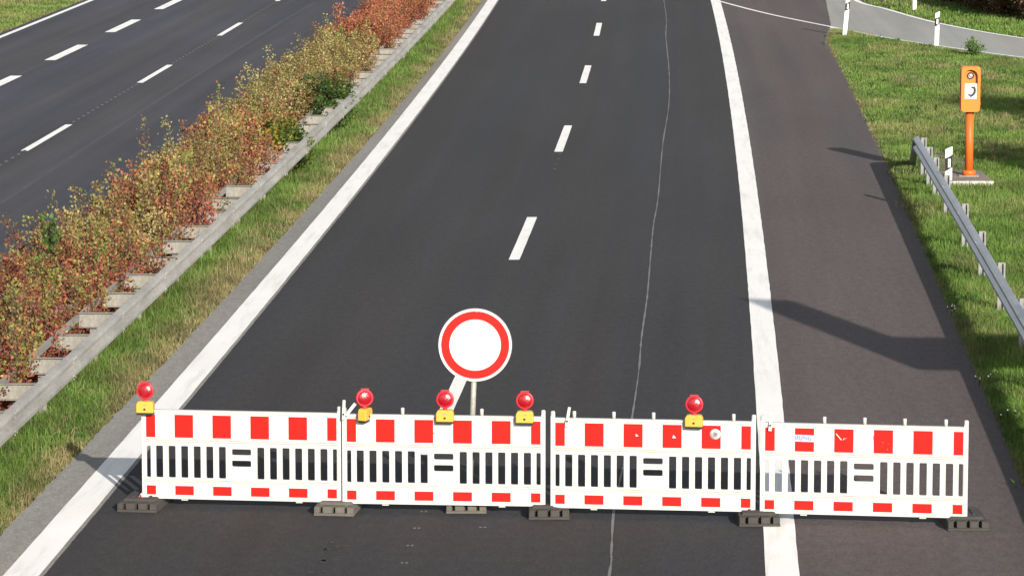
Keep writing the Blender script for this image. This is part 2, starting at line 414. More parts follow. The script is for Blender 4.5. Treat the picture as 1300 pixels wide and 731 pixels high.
# ------------------------------------------------------------------ grass (numpy blades)
def vnoise(x, y, s, seed):
    """cheap smooth value noise"""
    r = np.random.default_rng(seed).random((64, 64)); u = x*s; v = y*s
    i = np.floor(u).astype(int); j = np.floor(v).astype(int); fu = u-i; fv = v-j; fu = fu*fu*(3-2*fu); fv = fv*fv*(3-2*fv)
    q = lambda a, b: r[a % 64, b % 64]
    return (q(i, j)*(1-fu)+q(i+1, j)*fu)*(1-fv)+(q(i, j+1)*(1-fu)+q(i+1, j+1)*fu)*fv
def fbm(x, y, s, seed): return (vnoise(x, y, s, seed)+.5*vnoise(x, y, s*2.1, seed+1)+.25*vnoise(x, y, s*4.3, seed+2))/1.75
def blades(name, x, y, h, w, tint, lean=.5, z0=-.03):
    n = len(x); a = rng.uniform(0, 2*np.pi, n); la = rng.uniform(0, 2*np.pi, n); ln = h*lean*rng.random(n)
    cx, sx = np.cos(a)*w/2, np.sin(a)*w/2; lx, ly = np.cos(la)*ln, np.sin(la)*ln
    V = np.zeros((n, 5, 3))
    V[:, 0] = np.stack([x-cx, y-sx, np.full(n, z0)], 1); V[:, 1] = np.stack([x+cx, y+sx, np.full(n, z0)], 1)
    mz = z0+h*.55; V[:, 2] = np.stack([x+cx*.8+lx*.35, y+sx*.8+ly*.35, mz], 1); V[:, 3] = np.stack([x-cx*.8+lx*.35, y-sx*.8+ly*.35, mz], 1)
    V[:, 4] = np.stack([x+lx, y+ly, z0+h*np.sqrt(np.maximum(1-(ln/h)**2*.6, .2))], 1)
    me = bpy.data.meshes.new(name); me.vertices.add(n*5); me.vertices.foreach_set('co', V.ravel())
    k = np.arange(n)[:, None]*5
    loops = np.concatenate([k+0, k+1, k+2, k+3, k+3, k+2, k+4], 1).ravel().astype(np.int32)
    me.loops.add(n*7); me.loops.foreach_set('vertex_index', loops)
    me.polygons.add(n*2); st = (np.arange(n)[:, None]*7+np.array([0, 4])).ravel().astype(np.int32); me.polygons.foreach_set('loop_start', st)
    me.update(calc_edges=True); me.validate()
    at_ = me.attributes.new('tint', 'FLOAT_COLOR', 'POINT')
    C = np.ones((n, 5, 4)); C[:, :, :3] = tint[:, None, :]; at_.data.foreach_set('color', C.ravel())
    me.materials.append(M['grass']); o = link(name, me); return o
def grass_tint(n, dry, xy=None, gscale=1.0):
    """dry 0..1 per blade -> mix of green and straw"""
    base = np.array([[.082, .155, .020], [.105, .175, .026], [.125, .178, .036], [.092, .155, .032]])[rng.integers(0, 4, n)]
    straw = np.array([[.22, .19, .085], [.18, .16, .07], [.26, .225, .115], [.15, .12, .05]])[rng.integers(0, 4, n)]
    k = np.clip(dry*1.15+rng.normal(0, .16, n)+(rng.random(n) < .05)*.5, 0, 1)[:, None]
    t = (straw*k+base*np.array([.86, 1.0, .9])*gscale*(1-k))*rng.uniform(.85, 1.15, (n, 1))
    if xy is not None:
        q = fbm(xy[0], xy[1]*.7, 1.7, 77); t = t*(.72+.60*np.clip((q-.25)/.5, 0, 1))[:, None]
    return t
def scatter(n, ymin, ymax, fl, fr, pw=1.5):
    """more blades near the camera: density ~ y^-pw"""
    u = rng.random(n); a, b = ymin**(1-pw), ymax**(1-pw); y = (a+u*(b-a))**(1/(1-pw))
    L = np.array([fl(q) for q in y]); Rr = np.array([fr(q) for q in y])
    x = L+(Rr-L)*rng.random(n)
    return x, y, L, Rr
vf = lambda f: f
# median strip between guardrail and pale strip
x, y, L, Rr = scatter(150000, 34, 142, lambda q: x_rail(q)-.55, lambda q: x_strip(q)+.02, 1.6)
e = np.clip((Rr-x)/.75, 0, 1); nz = fbm(x*1.0, y*.55, 1.1, 3)
dry = np.clip(.92-1.25*e+1.5*(nz-.5), .10, .95)
h = (.055+.13*nz*rng.random(len(x))+.05*e)*np.where(rng.random(len(x)) < .03, 2.0, 1.)
h *= np.clip(.45+e*1.6, .45, 1)
tag(blades('median_grass', x, y, h, .0065+.00008*y, grass_tint(len(x), dry, (x, y)), .75), 'mixed green and straw coloured grass strip beside the median guardrail', 'grass', kind='stuff')
# right verge
def vr(q): return max(min(.1375*q+2.2, interp(LOW, q)-.22 if q > 76 else 99), x_asR(q)+.05)
x, y, L, Rr = scatter(380000, 34, 119, lambda q: x_asR(q)-.05, vr, 1.3)
e = (x-L); nz = fbm(x, y*.6, .8, 21); nb = fbm(x, y*.5, .35, 31)
slab = (x > 8.36) & (x < 9.24) & (y > 73.0) & (y < 75.2)
bare = (x > L+1.0+.2*np.sin(y*2.1)) & (x < 9.3-.1*abs(y-77)) & (y > 73.9) & (y < 80) & (rng.random(len(x)) < .80)
keep = ~slab & ~bare; x, y, e, nz, nb = x[keep], y[keep], e[keep], nz[keep], nb[keep]
far = np.clip((y-62)/30, 0, 1)
dry = np.clip(.06+far*.20+1.0*(nz-.5)+.5*(nb-.5)+np.clip(.25-e, 0, .25)*(1.0+1.6*far), .03, .9)
tall = np.clip((nb-.42)*3, 0, 1)+1.3*np.clip((78-y)/8, 0, 1)
h = (.045+.09*nz*rng.random(len(x))+.06*tall*rng.random(len(x)))*np.clip(.5+e*1.2, .5, 1)*np.where(rng.random(len(x)) < .02, 1.7, 1.)
tag(blades('verge_grass', x, y, h, .0062+.00008*y, grass_tint(len(x), dry, (x, y), gscale=1.12), .8), 'green roadside grass with straw patches right of the hard shoulder', 'grass', kind='stuff')
def rosettes(name, n, ymin, ymax, fl, fr_, label, seed):
    r2 = np.random.default_rng(seed); X, Y, T, Hh = [], [], [], []
    for i in range(n):
        y0 = ymin*(ymax/ymin)**r2.random(); x0 = fl(y0)+(fr_(y0)-fl(y0))*r2.random(); k = int(r2.integers(10, 26)); sp_ = r2.uniform(.05, .14)
        dead = r2.random() < .35; c = np.array((.24, .185, .10) if dead else (.045, .105, .020))*r2.uniform(.8, 1.2)
        X.append(x0+r2.normal(0, sp_, k)); Y.append(y0+r2.normal(0, sp_*1.5, k)); T.append(np.tile(c, (k, 1))*r2.uniform(.8, 1.2, (k, 1))); Hh.append((r2.uniform(.10, .24, k) if dead else r2.uniform(.07, .16, k)))
    X, Y, T, Hh = map(np.concatenate, (X, Y, T, Hh))
    tag(blades(name, X, Y, Hh, np.where(T[:, 0] > T[:, 1], .008, .032)+.00005*Y, T, .9), label, 'weeds', kind='stuff')
rosettes('verge_weeds', 420, 36, 117, lambda q: x_asR(q)+.05, lambda q: min(vr(q), 8.3 if 73 < q < 75.4 else 99), 'dark broad leaved weeds and dead tufts in the right verge grass', 5)
rosettes('median_weeds', 190, 36, 135, lambda q: x_rail(q)-.1, lambda q: x_strip(q)-.22, 'dark weeds and dead tufts in the narrow median grass', 6)
# beyond the ramp
x, y, L, Rr = scatter(60000, 98, 165, lambda q: interp(UPP, q)+.2, lambda q: max(.1375*q+5, interp(UPP, q)+6), 1.2)
nz = fbm(x, y*.6, .5, 41); dry = np.clip(.18+1.2*(nz-.5), .03, .8)
tag(blades('ramp_grass', x, y, .07+.15*nz*rng.random(len(x)), np.full(len(x), .03), grass_tint(len(x), dry, (x, y), gscale=1.15), .8), 'bright grass bank beyond the pale ramp road', 'grass', kind='stuff')
# far left
x, y, L, Rr = scatter(45000, 108, 150, lambda q: -.1375*q-3, lambda q: x_ledge(q)-.2, 1.2)
nz = fbm(x, y*.6, .45, 51); e = Rr-x; dry = np.clip(.25+1.3*(nz-.5)+.4*np.clip(.5-e, 0, 1), .03, .85)
tag(blades('far_verge_grass', x, y, .05+.14*nz*rng.random(len(x)), np.full(len(x), .03), grass_tint(len(x), dry, (x, y), gscale=1.2), .8), 'bright green grass beyond the far carriageway at the top left', 'grass', kind='stuff')
# hedge floor weeds
x, y, L, Rr = scatter(16000, 34, 140, lambda q: x_rail(q)-2.2, lambda q: x_rail(q)-.5, 1.5)
tag(blades('hedge_weeds', x, y, .08+.18*rng.random(len(x)), .010+.0001*y, grass_tint(len(x), np.full(len(x), .55)), .7), 'thin weeds and dry stalks under the median hedge', 'weeds', kind='stuff')
# little white flowers at the shoulder edge
fm = MB()
for px, py, n in ((1210, 390, 6), (1249, 479, 5), (1275, 524, 3)):
    X, Y = at(px, py, .1)
    for i in range(n):
        a, b, z = X+random.gauss(0, .06), Y+random.gauss(0, .10), .06+.08*random.random(); r = random.uniform(.006, .012)
        fm.tube([(a, b, -.03), (a+.01, b, z)], .0025, 4, 1)
        fm.add([(a+.01+r*math.cos(k*math.pi/3), b+r*math.sin(k*math.pi/3)*.5, z+r*math.sin(k*math.pi/3)) for k in range(6)], [tuple(range(6))], 0)
tag(fm.build('white_flowers', [M['petal'], M['grass']]), 'tiny white flowers in the grass at the shoulder edge', 'flowers', kind='stuff')

# ------------------------------------------------------------------ leaves and shrubs
def leaf_mesh(name, P, D, size, tint):
    """diamond leaves: P positions, D outward direction, per leaf size and tint"""
    n = len(P); D = D/np.linalg.norm(D, axis=1, keepdims=True); rv = rng.normal(size=(n, 3)); S = np.cross(D, rv); S /= np.linalg.norm(S, axis=1, keepdims=True)
    N = np.cross(D, S); s = size[:, None]
    V = np.stack([P, P+D*s*.45+S*s*.38+N*s*.08, P+D*s, P+D*s*.45-S*s*.38+N*s*.08], 1)
    me = bpy.data.meshes.new(name); me.vertices.add(n*4); me.vertices.foreach_set('co', V.ravel())
    k = np.arange(n)[:, None]*4; loops = np.concatenate([k, k+1, k+2, k, k+2, k+3], 1).ravel().astype(np.int32)
    me.loops.add(n*6); me.loops.foreach_set('vertex_index', loops); me.polygons.add(n*2)
    me.polygons.foreach_set('loop_start', (np.arange(n*2)*3).astype(np.int32)); me.update(calc_edges=True); me.validate()
    a = me.attributes.new('tint', 'FLOAT_COLOR', 'POINT'); C = np.ones((n, 4, 4)); C[:, :, :3] = tint[:, None, :]; a.data.foreach_set('color', C.ravel())
    me.materials.append(M['leaf']); return me
PAL = {  # (low, middle, tips): leaf colours of a shrub whose leaves turn from the base up
 'pink': ([(.28, .045, .038), (.36, .085, .06), (.20, .05, .035)], [(.32, .13, .05), (.36, .11, .06), (.24, .17, .05)], [(.20, .21, .045), (.27, .25, .07), (.13, .17, .035), (.19, .20, .05), (.33, .16, .06)]),
 'orange': ([(.28, .07, .045), (.32, .10, .055), (.22, .06, .04)], [(.32, .12, .055), (.34, .15, .065), (.22, .16, .05)], [(.28, .23, .065), (.18, .20, .045), (.24, .22, .055), (.36, .17, .06)]),
 'olive': ([(.30, .14, .06), (.26, .10, .05), (.22, .17, .05)], [(.24, .18, .06), (.27, .21, .07), (.30, .13, .06)], [(.23, .21, .06), (.29, .25, .09), (.16, .17, .045)]),
 'rust': ([(.28, .07, .035), (.34, .10, .05), (.22, .05, .03)], [(.34, .11, .05), (.38, .15, .065), (.26, .08, .04)], [(.36, .15, .06), (.28, .17, .055), (.40, .12, .06)]),
 'green': ([(.035, .075, .018), (.055, .10, .02)], [(.05, .11, .02), (.075, .13, .024), (.04, .09, .018), (.12, .14, .03)], [(.07, .14, .024), (.10, .16, .03), (.05, .11, .02), (.16, .15, .03), (.28, .13, .03)]),
 'yellowgreen': ([(.05, .09, .02), (.12, .12, .02)], [(.08, .13, .02), (.22, .19, .025), (.06, .10, .02)], [(.32, .26, .03), (.12, .16, .03), (.26, .20, .03)]),
 'weed': ([(.06, .12, .03), (.08, .14, .03)], [(.09, .17, .03), (.07, .14, .03)], [(.12, .20, .035), (.10, .17, .03)]),
}
def make_shrub(pal, hgt, rx, ry, nstem, nleaf, seed, lsize=.047, low=.16, bush=False):
    """returns (leaf mesh, stem mesh)"""
    global rng
    rs = np.random.default_rng(seed); rr = random.Random(seed)
    P, D, T, S = [], [], [], []; sm = MB(); pl = PAL[pal]
    for i in range(nstem):
        a = rs.uniform(0, 2*np.pi); q = math.sqrt(rs.random())
        bx, by = q*rx*.62*math.cos(a), q*ry*.62*math.sin(a)
        tx, ty = q*rx*1.0*math.cos(a)+rs.normal(0, .10), q*ry*1.0*math.sin(a)+rs.normal(0, .10)
        hh = hgt*(rs.uniform(.55, 1.0) if not bush else rs.uniform(.55, 1.0))*(1-.22*q*q if not bush else 1-.30*q*q)
        if rs.random() < .20 and not bush: hh *= rs.uniform(1.06, 1.42)
        mx, my = bx*.5+tx*.5+rs.normal(0, .05), by*.5+ty*.5+rs.normal(0, .05)
        path = [np.array((bx*.8, by*.8, -.03)), np.array((bx, by, hh*.28)), np.array((mx, my, hh*.62)), np.array((tx, ty, hh))]
        sm.tube([tuple(p) for p in path], [.011, .010, .007, .003], 4)
        nl = int(nleaf/nstem*rs.uniform(.7, 1.3))
        # side twigs
        for k in range(7):
            t = rs.uniform(.10, .85); f = t*3; j = int(f); p = path[j]+(path[j+1]-path[j])*(f-j)
            d = np.array((rs.normal(0, 1), rs.normal(0, 1), rs.uniform(.1, 1.0))); d /= np.linalg.norm(d); sm.tube([tuple(p), tuple(p+d*rs.uniform(.08, .22))], [.004, .002], 3)
        t = low+(1-low)*rs.random(nl)**.85
        f = np.minimum(t*3, 2.999); j = f.astype(int); pa = np.array(path); p = pa[j]+(pa[j+1]-pa[j])*(f-j)[:, None]
        sp = ((.135 if bush else .092)*(1-t)**.5+.026)[:, None]; off = rs.normal(size=(nl, 3))*sp*np.array([1, 1, .7])
        P.append(p+off); d = off*3+rs.normal(size=(nl, 3))*.35+np.array([0, 0, .35]); D.append(d)
        hz = np.clip((p[:, 2]+off[:, 2])/hgt+rs.normal(0, .17, nl), 0, 1.3)
        stem_shift = rs.normal(0, .22); pick = [rs.integers(0, 9) for _ in range(3)]; bright = rs.uniform(.72, 1.22)
        lv = np.where(hz+stem_shift < .54, 0, np.where(hz+stem_shift < .84, 1, 2))
        tint = np.zeros((nl, 3))
        for L_ in (0, 1, 2):
            m = lv == L_; c = np.array(pl[L_]); ci = np.where(rs.random(m.sum()) < .20, rs.integers(0, len(c), m.sum()), pick[L_] % len(c)); tint[m] = c[ci]
        T.append(tint*bright*rs.uniform(.78, 1.2, (nl, 1))); S.append(lsize*rs.uniform(.6, 1.3, nl))
    P, D, T, S = map(np.concatenate, (P, D, T, S)); ok = P[:, 2] > .03
    old = rng; rng = rs
    lm = leaf_mesh('foliage', P[ok], D[ok], S[ok], T[ok]); rng = old
    return lm, sm.mesh('stems', M['twig'])
for k_ in ('pink', 'orange', 'olive', 'rust'):   # muted autumn tones
    PAL[k_] = tuple([tuple((.78, .84, .98)[bi]*(.97*c+.03*sum(t)/3) for c in t) for t in band] for bi, band in enumerate(PAL[k_]))
SV = {p: [make_shrub(p, hgt, .80, .66, 36, int(nl*1.12), 100+i*7+len(p)*13, ls*.94, .26) for i, (hgt, nl, ls) in enumerate(((1.30, 4900, .048), (1.46, 5300, .050), (1.22, 4500, .047), (1.36, 4900, .052)))] for p in ('pink', 'orange', 'olive', 'rust')}
SLAB = {'pink': ('red and olive leaved shrub in the nearest stretch of the median hedge', 'red and olive shrubs nearest in the hedge'),
        'orange': ('orange brown leaved shrub in the hedge just before the low green bushes', 'orange brown shrubs midway along the hedge'),
        'olive': ('olive gold leaved shrub in the hedge just beyond the low green bushes', 'olive gold shrubs further along the hedge'),
        'rust': ('deep rust red shrub in the farthest visible stretch of the median hedge', 'rust red shrubs at the far end of the hedge')}
def shrub(name, lm, smm, loc, rz, sc, label, cat, group=None):
    t = empty(name, loc, rz, label, cat, group); t.scale = sc
    link('foliage', lm, t); link('stems', smm, t); return t
yy = 37.5; k = 0
while yy < 140:
    p = 'pink' if yy < 56 else 'orange' if yy < 76 else 'olive' if yy < 101 else 'rust'
    if p in ('pink', 'orange') and random.random() < .22: p2 = 'orange' if p == 'pink' else 'olive'
    else: p2 = p
    lm, smm = SV[p2][(k*3+random.randrange(2)) % 4]; k += 1
    s = random.uniform(.84, 1.12); hs = s*random.uniform(.82, 1.18)
    X = x_rail(yy)-1.06+random.uniform(-.12, .10)
    if 72 < yy < 89: X -= .34
    shrub('shrub', lm, smm, (X, yy, -.02), random.uniform(0, 6.28), (s, s, hs), SLAB[p][0], 'shrub', SLAB[p][1])
    if k % 2:
        lm, smm = SV[p2][random.randrange(4)]; s2 = random.uniform(.8, 1.05)
        shrub('shrub', lm, smm, (x_rail(yy)-1.80+random.uniform(-.12, .15), yy+.4, -.02), random.uniform(0, 6.28), (s2, s2, s2*random.uniform(.85, 1.1)), SLAB[p][0], 'shrub', SLAB[p][1])
    yy += random.uniform(.80, 1.08)
gl, gs = make_shrub('green', 1.4, .50, .95, 90, 17000, 901, .06, .30, True)
shrub('green_bush', gl, gs, (x_rail(84.6)-.72, 84.6, -.02), -.04, (1.2, 3.9, .95), 'dark green dense bush leaning on the median guardrail spacers, the farther one', 'bush')
gl, gs = make_shrub('yellowgreen', 1.22, .5, .8, 70, 12000, 902, .06, .30, True)
shrub('green_bush', gl, gs, (x_rail(75.3)-.70, 75.3, -.02), -.04, (1.2, 2.6, 1.0), 'yellow and green low bush between hedge and guardrail, nearer the camera', 'bush')
gl, gs = make_shrub('weed', 1.72, .10, .10, 5, 330, 903, .07, .45)
shrub('tall_weed', gl, gs, (x_rail(56.0)-1.95, 56.0, -.02), 0, (1, 1, 1), 'single bright green weed sticking up behind the median hedge', 'weed')
gl, gs = make_shrub('weed', .62, .42, .3, 16, 1100, 905, .075, .1)
X, Y = at(1236, 70); shrub('roadside_weed', gl, gs, (X, Y, -.02), 0, (.55, .6, .75), 'bushy green weed by the edge line of the pale ramp', 'weed')
PAL['darkhedge'] = ([(.09, .07, .03), (.13, .08, .04)], [(.08, .10, .03), (.15, .10, .04), (.09, .08, .03)], [(.10, .13, .035), (.18, .13, .05)])
hl = [make_shrub('darkhedge', 1.9, 1.5, 1.3, 70, 15000, 940+i, .09, .0, True) for i in range(3)]
for i, (px, py) in enumerate(((1205, 2), (1222, 6), (1240, 11), (1256, 16), (1273, 20), (1291, 23), (1310, 26), (1330, 30))):
    X, Y = at(px, py); lm, smm = hl[i % 3]
    shrub('hedge_bush', lm, smm, (X+.5, Y+1.6, -.03), i*1.3, (1, 1, random.uniform(.9, 1.15)), 'dark brown green bush in the row beyond the ramp grass', 'bush', 'dark bushes in the top right corner')
# trees right of the frame, whose shade reaches the verge
def make_tree(name, loc, hgt, rad, seed, label):
    rs = np.random.default_rng(seed); t = empty(name, loc, 0, label, 'tree', 'trees on the right verge')
    tb = MB(); tb.tube([(0, 0, -.05), (.05, .02, hgt*.3), (-.05, .05, hgt*.6), (0, 0, hgt*.9)], [.16, .13, .09, .03], 8)
    cl = []
    for i in range(26):
        a = rs.uniform(0, 6.28); z = hgt*rs.uniform(.32, .98); r = rad*(1-abs(z/hgt-.6)*1.1)*rs.uniform(.4, 1)
        p = np.array((r*math.cos(a), r*math.sin(a), z)); cl.append(p); tb.tube([(0, 0, z*.75), tuple(p)], [.05, .01], 5)
    tb.build('trunk', M['bark'], t)
    P, D = [], []
    for p in cl:
        n = 420; o = rs.normal(size=(n, 3))*np.array([.42, .42, .34])*rad*.5; P.append(p+o); D.append(o+rs.normal(size=(n, 3))*.3)
    P = np.concatenate(P); D = np.concatenate(D); n = len(P)
    tint = np.array([(.05, .09, .02), (.08, .11, .025), (.10, .09, .03)])[rs.integers(0, 3, n)]*rs.uniform(.7, 1.2, (n, 1))
    link('crown', leaf_mesh('crown', P, D, rs.uniform(.10, .18, n), tint), t)
make_tree('roadside_tree', (16.4, 77.5, 0), 5.2, 1.5, 61, 'small leafy tree on the right verge outside the picture, the farther one')
make_tree('roadside_tree', (13.9, 68.6, 0), 4.0, 1.1, 62, 'small leafy tree on the right verge outside the picture, the nearer one')

# ------------------------------------------------------------------ guardrails
WB = [(0, .0), (.055, -.022), (.083, -.055), (.083, -.095), (.032, -.135), (.015, -.155), (.032, -.175), (.083, -.215), (.083, -.255), (.055, -.288), (0, -.31)]
def wprof(side): 
    o = [(side*a, z) for a, z in WB]; return o+[(side*(a-.012), z) for a, z in reversed(WB)]
def beam(path, side, mat, parent, splice=None):
    b = MB(); b.sweep(path, wprof(side))
    if splice:
        for y in splice:
            for dz in (-.035, -.075, -.235, -.275):
                for dy in (-.09, .09):
                    p = min(path, key=lambda q: abs(q[1]-y)); b.box((p[0]+side*.083, y+dy, p[2]+dz), (.008, .014, .014))
            i = min(range(len(path)), key=lambda q: abs(path[q][1]-y))
    return b.build('rail_beam', mat, parent)
# near median guardrail with spacers to a rear strap
t = empty('guardrail', (x_rail(80), 80, 0), 0, 'weathered grey guardrail with ladder like spacers between hedge and main road', 'guardrail')
o0 = Vector(t.location)
def loc_path(f, off, ys, z): return [(f(y)+off-o0.x, y-o0.y, z) for y in ys]
ys = list(np.arange(28.3, 150, 1.))
beam(loc_path(x_rail, -.083, ys, .75), 1, M['galv'], t, list(np.arange(30.3-80, 66, 4.)))
sb = MB(); sb.sweep(loc_path(x_rail, -.60, ys, .70), [(-.02, 0), (.02, 0), (.02, -.09), (.012, -.09), (.012, -.012), (-.012, -.012), (-.012, -.09), (-.02, -.09)]); sb.build('rear_strap', M['galv'], t)
sp = MB(); sp.box((0, 0, -.1), (.50, .012, .20)); sp.box((0, -.025, -.004), (.50, .06, .010)); sp.box((0, -.022, -.196), (.50, .05, .010))
sp_plain = MB(); sp_plain.add(sp.v, sp.f); spm_plain = sp_plain.mesh('spacer', M['spacer'])
for hx, hz in ((-.17, -.06), (-.12, -.05), (-.19, -.10), (-.14, -.11), (-.10, -.09), (-.16, -.15)): sp.lathe([(.0001, -.010), (.012, -.010), (.012, -.005)], 8, 'Y', (hx, 0, hz), 1)
spm = sp.mesh('spacer', [M['spacer'], M['black']])
pm = MB(); pm.slab_xz([(-.05, -.05), (.05, -.05), (.05, .58), (-.05, .58)], -.004, .004); pm.box((-.046, .03, .265), (.008, .06, .63)); pm.box((.046, .03, .265), (.008, .06, .63))
pmm = pm.mesh('post', M['spacer'])
y = 30.4; i = 0
while y < 148:
    link('spacer', spm if y < 48 else spm_plain, t, (x_rail(y)-.34-o0.x, y-o0.y, .73), (0, 0, 0))
    if i % 2 == 0: link('post', pmm, t, (x_rail(y)-.40-o0.x, y-o0.y+.03, 0))
    y += 1.985; i += 1
# guardrail on the other side of the hedge
t = empty('guardrail', (x_rail(80)-1.53, 80, 0), 0, 'far median guardrail mostly hidden behind the autumn hedge', 'guardrail')
o0 = Vector(t.location); fr = lambda y: -5.25+1.70*(y-80)/40
beam(loc_path(fr, .083, ys, .75), -1, M['galv'], t)
y = 31.; i = 0
while y < 148:
    link('post', pmm, t, (fr(y)+.16-o0.x, y-o0.y, 0)); link('spacer', spm_plain, t, (fr(y)+.34-o0.x, y-o0.y, .73)); y += 4.
# right hand guardrail with turned down end
xr = lambda y: x_asR0(y)+.43+.10*(75-y)/27
t = empty('guardrail', (xr(60), 60, 0), 0, 'blue grey guardrail with a turned down end on the right grass verge', 'guardrail')
o0 = Vector(t.location)
ys2 = list(np.arange(20.2, 75.0, 1.))+[75.1]; path = loc_path(xr, .083, ys2, .75)
e0 = path[-1]
path += [(e0[0]+.02, 75.4-o0.y, .70), (e0[0]+.08, 76.2-o0.y, .46), (e0[0]+.15, 77.1-o0.y, .20), (e0[0]+.20, 77.8-o0.y, .02)]
beam(path, -1, M['galv_blue'], t, [y-60 for y in np.arange(26.0, 74, 4.)])
pr = MB(); pr.slab_xz([(-.055, -.05), (.055, -.05), (.055, .74), (-.055, .74)], .046, .054); pr.box((-.051, .02, .345), (.008, .052, .79)); pr.box((.051, .02, .345), (.008, .052, .79)); pr.box((-.040, -.005, .345), (.022, .006, .788)); pr.box((.040, -.005, .345), (.022, .006, .788))
prm = pr.mesh('post', M['postgalv'])
for y in [74.8, 72.9, 70.9]+[67.75]+[63.1-3.87*k for k in range(11)]:
    link('post', prm, t, (xr(y)+.19-o0.x, y-o0.y, 0))
    q = MB(); q.box((0, 0, 0), (.06, .09, .20)); q.build('spacer', M['galv_blue'], t, (xr(y)+.098-o0.x, y-o0.y-.01, .595))

# ------------------------------------------------------------------ barrier panels
PL = 2.16
def sx(v): return v-PL/2
holes = [rrect(sx(.048), .326, sx(.100), .676, .014)]
for k in range(6): holes.append(rrect(sx(.150+.136*k), .326, sx(.234+.136*k), .676, .014))
holes += [[(-x_, z_) for x_, z_ in reversed(h_)] for h_ in list(holes)]
holes.append(rrect(-.107, .582, .107, .654, .018)); holes.append(rrect(-.107, .457, .107, .531, .018))
GRILLE = slotted_plate('grille', [(sx(.030), .29), (sx(PL-.030), .29), (sx(PL-.030), .72), (sx(.030), .72)], holes, .034, .004, [M['white']])
lb = MB(); lb.box((0, 0, .197), (PL-.06, .040, .186)); 
for z, h_ in ((.300, .022), (.116, .024)): lb.box((0, -.002, z), (PL-.062, .066, h_))
for x_ in (-.62, .62): lb.box((x_, 0, .094), (.07, .03, .018))
lb.box((0, -.0355, .3065), (PL-.09, .003, .006), 2); lb.box((0, -.0212, .2865), (PL-.09, .002, .005), 2)  # thin dark lines on and under the lip, grime and painted shade
xr0 = [(.052, .152)]+[(.362+.41*k-.0, .562+.41*k) for k in range(4)]+[(2.008, 2.108)]
for a, b_ in xr0: lb.box((sx((a+b_)/2), -.0215, .194), (b_-a, .003, .098), 1)
LOWER = lb.mesh('lower_board', [M['white'], M['redfoil'], M['lip']])
ub = MB(); ub.box((0, 0, .888), (PL-.06, .040, .29)); ub.box((0, -.002, .732), (PL-.062, .066, .022)); ub.box((0, -.002, 1.047), (PL-.062, .056, .026))
ub.box((0, -.0355, .7385), (PL-.09, .003, .006), 2); ub.box((0, -.0212, .7185), (PL-.09, .002, .005), 2); ub.box((0, -.0212, 1.0315), (PL-.09, .002, .005), 2)  # same grime and painted shade lines at the upper lips
ub.box((0, -.0208, .888), (PL-.11, .0016, .25), 3)
for a, b_ in xr0: ub.box((sx((a+b_)/2), -.0225, .888), (b_-a, .003, .246), 1)
UPPER = ub.mesh('upper_board', [M['white'], M['redfoil'], M['lip'], M['whitefoil']])
ep = MB(); ep.lathe([(.020, .03), (.024, .06), (.024, 1.115), (.018, 1.13)], 12, 'Z'); ep.box((0, .0, .60), (.046, .044, .96))
EPOST = ep.mesh('end_post', M['white'])
pg = MB(); pg.lathe([(.019, 1.058), (.019, 1.128), (.015, 1.134)], 12, 'Z'); PEG = pg.mesh('peg', M['white'])
hk = MB(); hk.slab_xz([(-.018, .98), (.016, .98), (.020, 1.19), (-.008, 1.19)], -.016, .016); hk.lathe([(.0001, -.024), (.010, -.024), (.010, -.016)], 10, 'Y', (0, 0, 1.04), 1)
HOOK = hk.mesh('hook', [M['white'], M['black']])
A = [(-3.915, 40.42), (-1.80, 40.12), (.415, 39.88), (2.625, 39.58)]
B = [(-1.84, 40.17), (.355, 39.94), (2.545, 39.64), (4.705, 39.29)]
LABS = ['white barrier panel with red blocks at the left end of the row, without top pegs',
        'red and white barrier panel carrying three warning lamps in front of the round sign',
        'red and white barrier panel carrying one lamp and a round white sticker',
        'red and white barrier panel at the right end with a torn sticker and no lamp']
PEGS = [[], [.245, .645, 1.102, 1.485, 1.935], [.25, .667, 1.085, 1.50, 1.925], [.667, 1.085, 1.50, 1.925]]
PAN = []
for i in range(4):
    (xa, ya), (xb, yb) = A[i], B[i]; c = ((xa+xb)/2, (ya+yb)/2, 0.0); rz = math.atan2(yb-ya, xb-xa); lg = math.hypot(xb-xa, yb-ya)+.05
    t = empty('barrier_panel', c, rz, LABS[i], 'barrier', 'barrier panels across the road'); PAN.append(t)
    if i == 1: t.rotation_euler[1] = .0
    for nm, me in (('grille', GRILLE), ('lower_board', LOWER), ('upper_board', UPPER)):
        o = link(nm, me, t)
        if nm != 'grille': add_bevel(o, .004)
    add_bevel(link('end_post', EPOST, t, (sx(.024), 0, 0)), .004); add_bevel(link('end_post', EPOST, t, (sx(PL-.024), 0, 0)), .004)
    for p_ in PEGS[i]: link('peg', PEG, t, (sx(p_), 0, 0))
    if i > 0: link('hook', HOOK, t, (sx(.052), -.038, 0), (0, R((24, 7, 3)[i-1]), 0)) if i != 1 else link('hook', HOOK, t, (sx(.024), -.046, .68-.655), (0, 0, 0))
# angled hook of the second panel
hk2 = MB(); hk2.box((0, 0, .07), (.034, .03, .16)); hk2.build('hook', M['white'], PAN[1], (sx(.055), -.04, 1.06), (0, R(38), 0))
